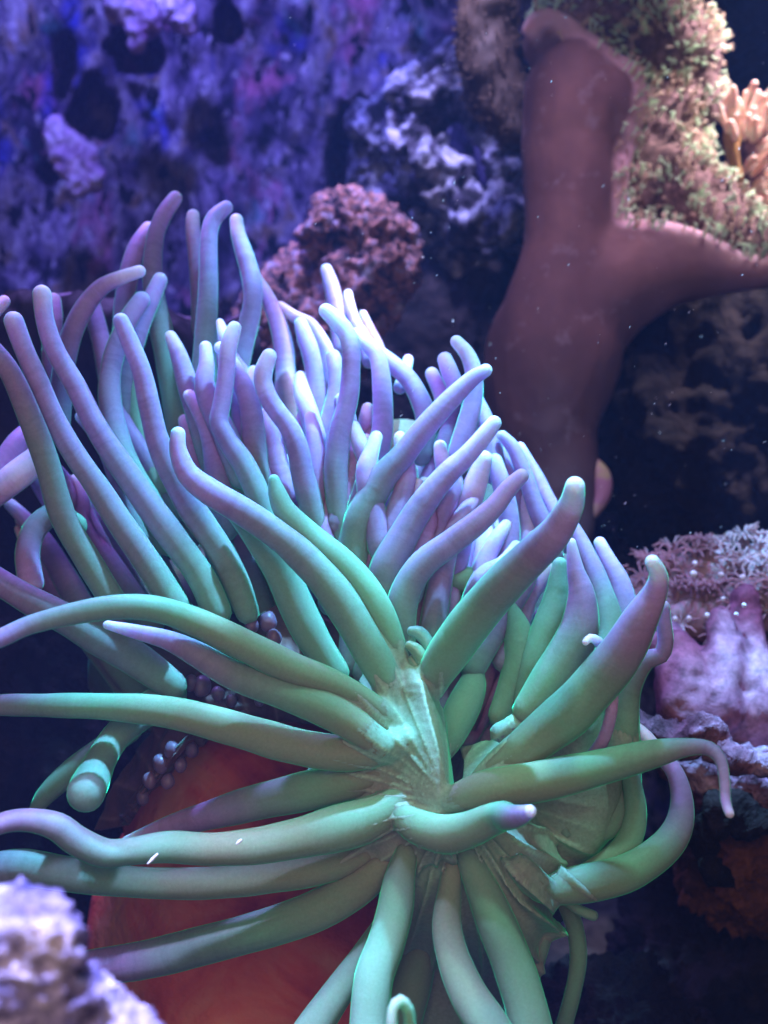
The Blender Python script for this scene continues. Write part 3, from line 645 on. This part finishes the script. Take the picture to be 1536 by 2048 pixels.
 (48, 47.5, [(1010,1195,20),(960,1168,27),(905,1155,26)]),
 (40, 41, [(1171,1284,6),(1180,1276,8),(1195,1282,10),(1205,1300,11),(1206,1325,11),(1196,1360,12)]),
 (43, 43, [(1186,1325,9),(1155,1362,19),(1112,1405,24),(1060,1438,24),(1000,1465,20)]),
 (40, 41, [(1229,1360,6),(1226,1400,11),(1218,1446,13),(1204,1484,14),(1180,1518,14),(1150,1545,12)]),
 (45, 44, [(1262,1400,12),(1262,1460,18),(1256,1530,26),(1240,1590,38),(1200,1635,46),(1140,1650,40)]),
 (46, 45, [(1238,1650,16),(1212,1690,30),(1165,1715,34),(1110,1720,26)]),
 (30, 31, [(783,2110,10),(783,2060,11),(786,2020,11),(800,2001,11),(816,2020,11),(820,2060,11),(822,2110,11)]),
]
TN2 = []
for ti, (dt, db, pts) in enumerate(TN):
    k = 1.0
    if ti <= 11 or 52 <= ti <= 80 or ti in (84, 85, 86, 87): k = 0.42
    elif ti in (48, 49, 50, 51, 16, 82, 83, 81): k = 0.72
    elif ti in (18, 38, 17): k = 0.9
    if (pts[0][0], pts[0][1]) in {(356,868), (548,960), (478,1030)}: k = 0.8
    TN2.append((dt, db, [(x, y, r if r < 17 else 17+(r-17)*k) for x, y, r in pts]))
TN = TN2
for ti, (dt, db, pts) in enumerate(TN):
    n = len(pts); ctrl = []
    for i, (x, y, r_) in enumerate(pts):
        k = i/(n-1); d = dt+(db-dt)*k
        ctrl.append((P(x, y, d), R(r_, d)))
    ctrl[0] = (ctrl[0][0], ctrl[0][1]*1.14); ctrl[1] = (ctrl[1][0], ctrl[1][1]*1.04)
    sm = sample(ctrl, 0.0028)
    v, f, s = tube_geo(sm, 22, 0.055, ti*3.17)
    L_ = s[-1]
    base_l = max(0.085, min(0.15, L_*0.85))
    if pts[0][1] < 1100 and ti != 38: base_l = 0.17
    if ti in (6, 8, 9, 11, 16): base_l = 0.24
    if pts[0][1] > 1030 and pts[0][0] > 1090: base_l = 0.085
    if ti == 20: s = [q*0.15 for q in s]
    if ti == 32: base_l = 0.03
    if pts[0][1] > 2055: t = [0.72+0.28*q/L_ for q in s]
    elif pts[0][0] < -10: t = [min(1.0, 0.25+q/(0.12 if pts[0][1] > 1250 else 0.28)) for q in s]
    elif ti in (20, 21, 36) or (pts[0][0], pts[0][1]) in {(1120,1130),(1022,1215),(952,1325),(828,940),(478,1030),(422,955),(1262,1400),(1238,1650),(1262,1555),(1058,2000),(1010,1195),(548,960),(256,700)}: t = [0.6+0.3*q/L_ for q in s]
    else: t = [min(1.0, q/base_l) for q in s]
    mesh_obj('tentacle', v, f, M_tent, AN, {'t': t, 's': s})
# the crowd of further tentacles filling the dome behind the front ones
rr = random.Random(21); BV = []; BF = []; BT = []; BS = []
env = [(-60, 760), (0, 760), (120, 700), (300, 640), (420, 600), (560, 720), (700, 760), (850, 830), (980, 930), (1080, 1010), (1150, 1120), (1230, 1200)]
def envy(x):
    for (a, b), (c, d) in zip(env, env[1:]):
        if a <= x <= c: return b+(d-b)*(x-a)/(c-a)
    return 1200
for i in range(165):
    x0 = rr.uniform(-60, 1220) if i < 95 else rr.uniform(600, 1250); y0 = envy(x0)+rr.uniform(35, 330)
    dx = (x0-700)/700; L_ = rr.uniform(230, 420); db = rr.uniform(49, 54)
    if i >= 95: db = rr.uniform(46.5, 50); L_ *= 0.75
    if x0 < 420 and y0 < 960 and rr.random() < 0.6: continue
    bx = x0-dx*L_*0.75+rr.uniform(-40, 40); by = y0+L_; cx = rr.uniform(-35, 35)
    ctrl = [(x0, y0, 13), (x0-dx*30+cx*0.4, y0+35, 17), (x0+(bx-x0)*0.35+cx, y0+L_*0.33, 22), (x0+(bx-x0)*0.7+cx*0.5, y0+L_*0.68, 26), (bx, by, 27)]
    ctrl = [(P(a, b, db+0.5-k*0.3), R(c, db)) for k, (a, b, c) in enumerate(ctrl)]
    v, f, q = tube_geo(sample(ctrl, 0.004), 14, 0.05, i*2.3); o = len(BV)
    BV += v; BF += [tuple(o+k for k in g) for g in f]; BT += [min(1, z/0.13) for z in q]; BS += [z+i*0.5 for z in q]
tag(mesh_obj('far_tentacles', BV, BF, M_tent, AN, {'t': BT, 's': BS}), kind='stuff')

# oral disc and folds: thin sheets and the sleeves of the tentacle roots grown into one skin
C0 = P(898, 1570, 43)
sheets = [patch('d', rows, 60, 60, None, None, thick=th, raw=True) for rows, th in [
 ([[(725,1335,45.5),(780,1350,43.8),(815,1355,42.8),(845,1362,42.4),(872,1385,43.6)],
  [(700,1430,44.8),(770,1430,43),(820,1425,42.1),(865,1420,41.8),(893,1440,43.5)],
  [(640,1500,44.6),(705,1505,43),(790,1490,41.9),(874,1475,41.2),(900,1490,43)],
  [(600,1570,44.6),(680,1560,42.9),(790,1545,41.6),(882,1530,40.9),(906,1540,43)],
  [(640,1640,44.4),(710,1615,42.6),(800,1590,41.4),(886,1580,40.8),(912,1590,43)],
  [(690,1710,43.5),(750,1680,42.3),(820,1650,41.5),(888,1640,40.8),(914,1650,43)],
  [(750,1790,44),(790,1760,42.8),(840,1740,41.8),(886,1720,41.1),(915,1720,43)]], 0.45),
 ([[(915,1492,46),(990,1474,45),(1060,1449,44.4),(1120,1412,44),(1200,1355,44)],
  [(925,1530,45),(1000,1510,44),(1070,1490,43.4),(1130,1455,43.2),(1210,1400,43.6)],
  [(915,1590,43.6),(1000,1570,43.2),(1070,1550,43),(1130,1520,43),(1220,1460,43.6)],
  [(905,1660,42),(985,1640,42),(1060,1610,42.6),(1130,1580,43),(1230,1530,43.8)]], 0.35),
 ([[(790,1700,43),(850,1680,42),(910,1665,41.6),(980,1655,41.6),(1040,1640,42.4),(1085,1625,44)],
  [(785,1760,43),(850,1760,42.2),(915,1750,41.5),(985,1750,41.2),(1050,1740,41.6),(1125,1730,43.4)],
  [(790,1850,45),(850,1850,44),(920,1850,42.9),(990,1850,42.3),(1060,1850,42.2),(1105,1840,44)],
  [(800,1960,47),(860,1960,46.5),(930,1960,46),(1000,1960,45),(1060,1950,44.2),(1085,1910,45)],
  [(820,2090,48),(870,2090,47.5),(930,2090,47),(1000,2090,46.5),(1050,2070,45.4),(1070,2020,46)]], 0.35),
 ([[(1000,1610,44),(1090,1590,43.2),(1170,1572,42.8),(1240,1555,43.4),(1268,1545,45.5)],
  [(1030,1660,44.5),(1110,1650,43.4),(1180,1640,42.9),(1230,1620,43.4),(1258,1600,45.5)],
  [(1080,1720,45),(1130,1705,43.8),(1175,1700,43.3),(1212,1680,43.8),(1238,1655,46)],
  [(1100,1750,46),(1140,1740,45.2),(1170,1728,44.8),(1195,1708,45.3),(1215,1690,46.8)]], 0.35),
 ([[(792,1270,45),(812,1300,44),(828,1330,43.2),(850,1362,42.9)],
  [(782,1300,44.6),(803,1330,43.4),(822,1352,42.6),(848,1380,42.4)],
  [(770,1340,44.2),(795,1370,43),(820,1390,42.3),(850,1410,42)]], 0.3)]]
stubs = []
for (dt, db, pts) in TN:
    x, y, r_ = pts[-1]
    if math.hypot(x-900, y-1560) > 420 or db > 45.2 or db < 40.9 or (y > 1680 and x < 1030) or (x > 1010 and y < 1500) or (1100 < x < 1200 and y > 1500): continue
    n = len(pts); ctrl = [(P(a, b, dt+(db-dt)*i/(n-1)), R(c, dt+(db-dt)*i/(n-1))) for i, (a, b, c) in enumerate(pts)]
    sm = sample(ctrl, 0.003); acc = 0; out = [sm[-1]]
    for i in range(len(sm)-2, -1, -1):
        acc += (sm[i][0]-sm[i+1][0]).length
        if acc > 0.040: break
        out.append(sm[i])
    m = len(out)
    if m < 4: continue
    out = [(p, r*(1.07-0.27*(k/(m-1)))) for k, (p, r) in enumerate(out)]
    v, f, q = tube_geo(out, 18, 0.0); stubs.append((v, f))
def crest_at(p):
    dx = p.x-C0.x; dz = p.z-C0.z; a = math.atan2(dz, dx); rad = math.hypot(dx, dz)
    ph = a*5.5+0.9*noise.noise(Vector((math.cos(a)*1.3, math.sin(a)*1.3, rad*9)))+0.5*math.sin(a*2+1)
    if -2.2 < a < -0.7: ph += 3.2*math.sin((a+2.2)/1.5*math.pi/2)
    w_ = abs(math.sin(math.pi*ph)); return 1-w_, a, rad, math.floor(ph+0.5)
def disc_disp(c, n):
    cr_, a, rad, k = crest_at(c)
    low = max(0, min(1, (-0.35-a)/0.5)) if a > -1.6 else max(0, min(1, (a+2.3)/0.6))
    fade = max(0, min(1, (rad-0.006)/0.014))*(1-max(0, min(1, (rad-(0.045+0.03*low))/0.02)))
    irr = 0.3+1.4*abs(noise.noise(Vector((k*3.7, 1.0, 0.5))))
    h = cr_**2.0*(irr+0.3*low)*(0.0010+0.0036*low)
    h += 0.00015*noise.noise(Vector((a*6, rad*700, 0)))
    return h*fade
v, f = blobmesh(sheets+stubs, 0.00095, 9, disc_disp)
pl = []
for p in v:
    cr_, a, rad, k = crest_at(p)
    pl.append(cr_**6*max(0, min(1, (rad-0.004)/0.012))*(1-max(0, min(1, (rad-0.035)/0.03))))
mesh_obj('oral_disc', v, f, M_disc, AN, {'pleat': pl})
# mouth
mo = empty('mouth', P(835, 1310, 45)); mo.parent = AN; mo.matrix_parent_inverse = Matrix.Translation(-AN.location)
def lip(pts, d, mat, fl=1.0, w=0.3):
    c = sample([(P(x, y, d), R(r_, d)) for x, y, r_ in pts], 0.0015); v, f, s = tube_geo(c, 16, w, 4, flat=fl)
    o = mesh_obj('lip', v, f, mat, None); o.parent = mo; o.matrix_parent_inverse = (Matrix.Translation(P(835, 1310, 45))).inverted()
lip([(822,1262,8),(838,1266,13),(852,1282,14),(860,1302,13),(862,1325,10)], 43.6, M_lip, w=0.4)
lip([(818,1290,8),(832,1300,13),(842,1318,14),(846,1336,9)], 43.2, M_lip2)
lip([(822,1318,7),(834,1334,12),(842,1350,10)], 43.3, M_lip2)
# dark inner body
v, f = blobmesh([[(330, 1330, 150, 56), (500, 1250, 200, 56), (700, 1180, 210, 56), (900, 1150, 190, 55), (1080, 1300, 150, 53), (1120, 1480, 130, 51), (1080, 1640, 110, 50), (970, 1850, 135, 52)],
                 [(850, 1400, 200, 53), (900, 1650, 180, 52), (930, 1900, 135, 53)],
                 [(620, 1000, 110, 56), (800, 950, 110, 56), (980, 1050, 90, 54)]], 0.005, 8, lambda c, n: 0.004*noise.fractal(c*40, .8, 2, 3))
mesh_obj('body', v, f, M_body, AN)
# red column
v, f = blobmesh([[(540, 1640, 290, 60), (550, 1780, 375, 61), (560, 1920, 410, 62), (560, 2080, 430, 62)]], 0.005, 16,
                lambda c, n: 0.006*noise.fractal(c*14, .8, 2, 3))
mesh_obj('column', v, f, M_column, AN)
# collar with its bead-like warts
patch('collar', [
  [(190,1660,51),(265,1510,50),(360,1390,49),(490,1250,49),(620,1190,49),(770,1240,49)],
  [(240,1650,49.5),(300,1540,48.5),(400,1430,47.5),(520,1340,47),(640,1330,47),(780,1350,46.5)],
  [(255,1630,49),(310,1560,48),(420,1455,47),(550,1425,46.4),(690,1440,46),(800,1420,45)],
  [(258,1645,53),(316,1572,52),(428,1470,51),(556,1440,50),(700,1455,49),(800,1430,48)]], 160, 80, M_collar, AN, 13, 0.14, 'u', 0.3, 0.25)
for i, (x, y, r_, d) in enumerate([(503,1250,15,46.6),(537,1243,18,46.8),(548,1275,16,46.6),(570,1312,14,46.6),(592,1345,12,46.6),(382,1366,15,46.2),(404,1372,19,46.3),(436,1388,14,46.4),(462,1402,12,46.4),
      (345,1500,16,47.8),(322,1528,17,47.8),(300,1560,15,48),(362,1530,14,47.6),(336,1562,14,47.8),(385,1500,14,47.4),(286,1596,13,48.3),(615,1372,11,46.6),(520,1400,11,46.4),(560,1395,10,46.4),(488,1425,11,46.6)]):
    bm = bmesh.new(); bmesh.ops.create_icosphere(bm, subdivisions=3, radius=R(r_, d)); c = P(x, y, d)
    vs = [c+Vector((q.co.x*0.95, q.co.y, q.co.z*1.15))*(1+0.18*noise.noise(q.co*260+Vector((i*3, 0, 0)))) for q in bm.verts]
    bm.verts.ensure_lookup_table(); fs = [tuple(k.index for k in g.verts) for g in bm.faces]; bm.free()
    mesh_obj('wart', vs, fs, M_bead, AN)
v, f, s = tube_geo(sample([(P(654, 1925, 46.6), R(2.5, 47)), (P(652, 1937, 46.5), R(4, 47)), (P(655, 1948, 46.6), R(3, 47))], 0.001), 8, 0.4)
# white fragments lying on a tentacle
for lab, x, y, d, L_, r_ in [('bright white shell sliver on the edge of the low left tentacle', 305, 1718, 37.2, 15, 4.5), ('small white shell crumb on the low left tentacle, right of the sliver', 478, 1684, 37.6, 7, 3.5)]:
    v, f, s = tube_geo([(P(x+L_*.6, y-L_*.6, d), R(r_*.6, d)), (P(x, y, d), R(r_, d)), (P(x-L_*.6, y+L_*.6, d), R(r_*.5, d))], 7, 0.5, x)
    T(mesh_obj('shell_sliver', v, f, M_bub), lab, 'shell bit')

# ------------------------------------------------------------------ drifting particles
rr = random.Random(11); V = []; Fc = []
for i in range(230):
    x = rr.uniform(500, 1560); y = rr.uniform(0, 1100); d = rr.uniform(44, 68)
    if x+y*0.2 < 900 and rr.random() < 0.8: continue
    c = P(x, y, d); dr = Vector((rr.uniform(.2, 1), rr.uniform(-.3, .3), rr.uniform(.2, 1))).normalized()
    k_ = rr.random()**2; L_ = R(0.7+3.6*k_, d); r_ = R(0.35+0.55*rr.random()*(0.4+k_), d)
    u = dr.orthogonal().normalized(); w_ = dr.cross(u); o = len(V)
    for a, ra in ((-L_, 0.4), (0, 1), (L_, 0.4)):
        for k in range(5): th = k*2*math.pi/5; V.append(c+dr*a+(u*math.cos(th)+w_*math.sin(th))*r_*ra)
    for j in range(2):
        for k in range(5): k2 = (k+1) % 5; Fc.append((o+j*5+k, o+(j+1)*5+k, o+(j+1)*5+k2, o+j*5+k2))
    Fc.append(tuple(o+k for k in reversed(range(5)))); Fc.append(tuple(o+10+k for k in range(5)))
tag(mesh_obj('drifting_particles', V, Fc, M_snow), 'tiny pale particles drifting in the water in front of the dark reef', 'particles', kind='stuff')

# ------------------------------------------------------------------ the water itself, faintly cloudy
bm = bmesh.new(); bmesh.ops.create_cube(bm, size=1.0)
for q in bm.verts: q.co = Vector((q.co.x*3.6, 0.65+q.co.y*2.4, 0.09+q.co.z*1.9))
me = bpy.data.meshes.new('haze'); bm.to_mesh(me); bm.free()
hz = bpy.data.objects.new('haze', me); COL.objects.link(hz); hz['kind'] = 'stuff'
hm = bpy.data.materials.new('cloudy_water'); hm.use_nodes = True; nt = hm.node_tree
nt.nodes.remove(nt.nodes['Principled BSDF']); pv = nt.nodes.new('ShaderNodeVolumePrincipled')
pv.inputs['Color'].default_value = (0.22, 0.36, 1.0, 1); pv.inputs['Density'].default_value = 0.055
nt.links.new(pv.outputs[0], nt.nodes['Material Output'].inputs['Volume']); me.materials.append(hm)
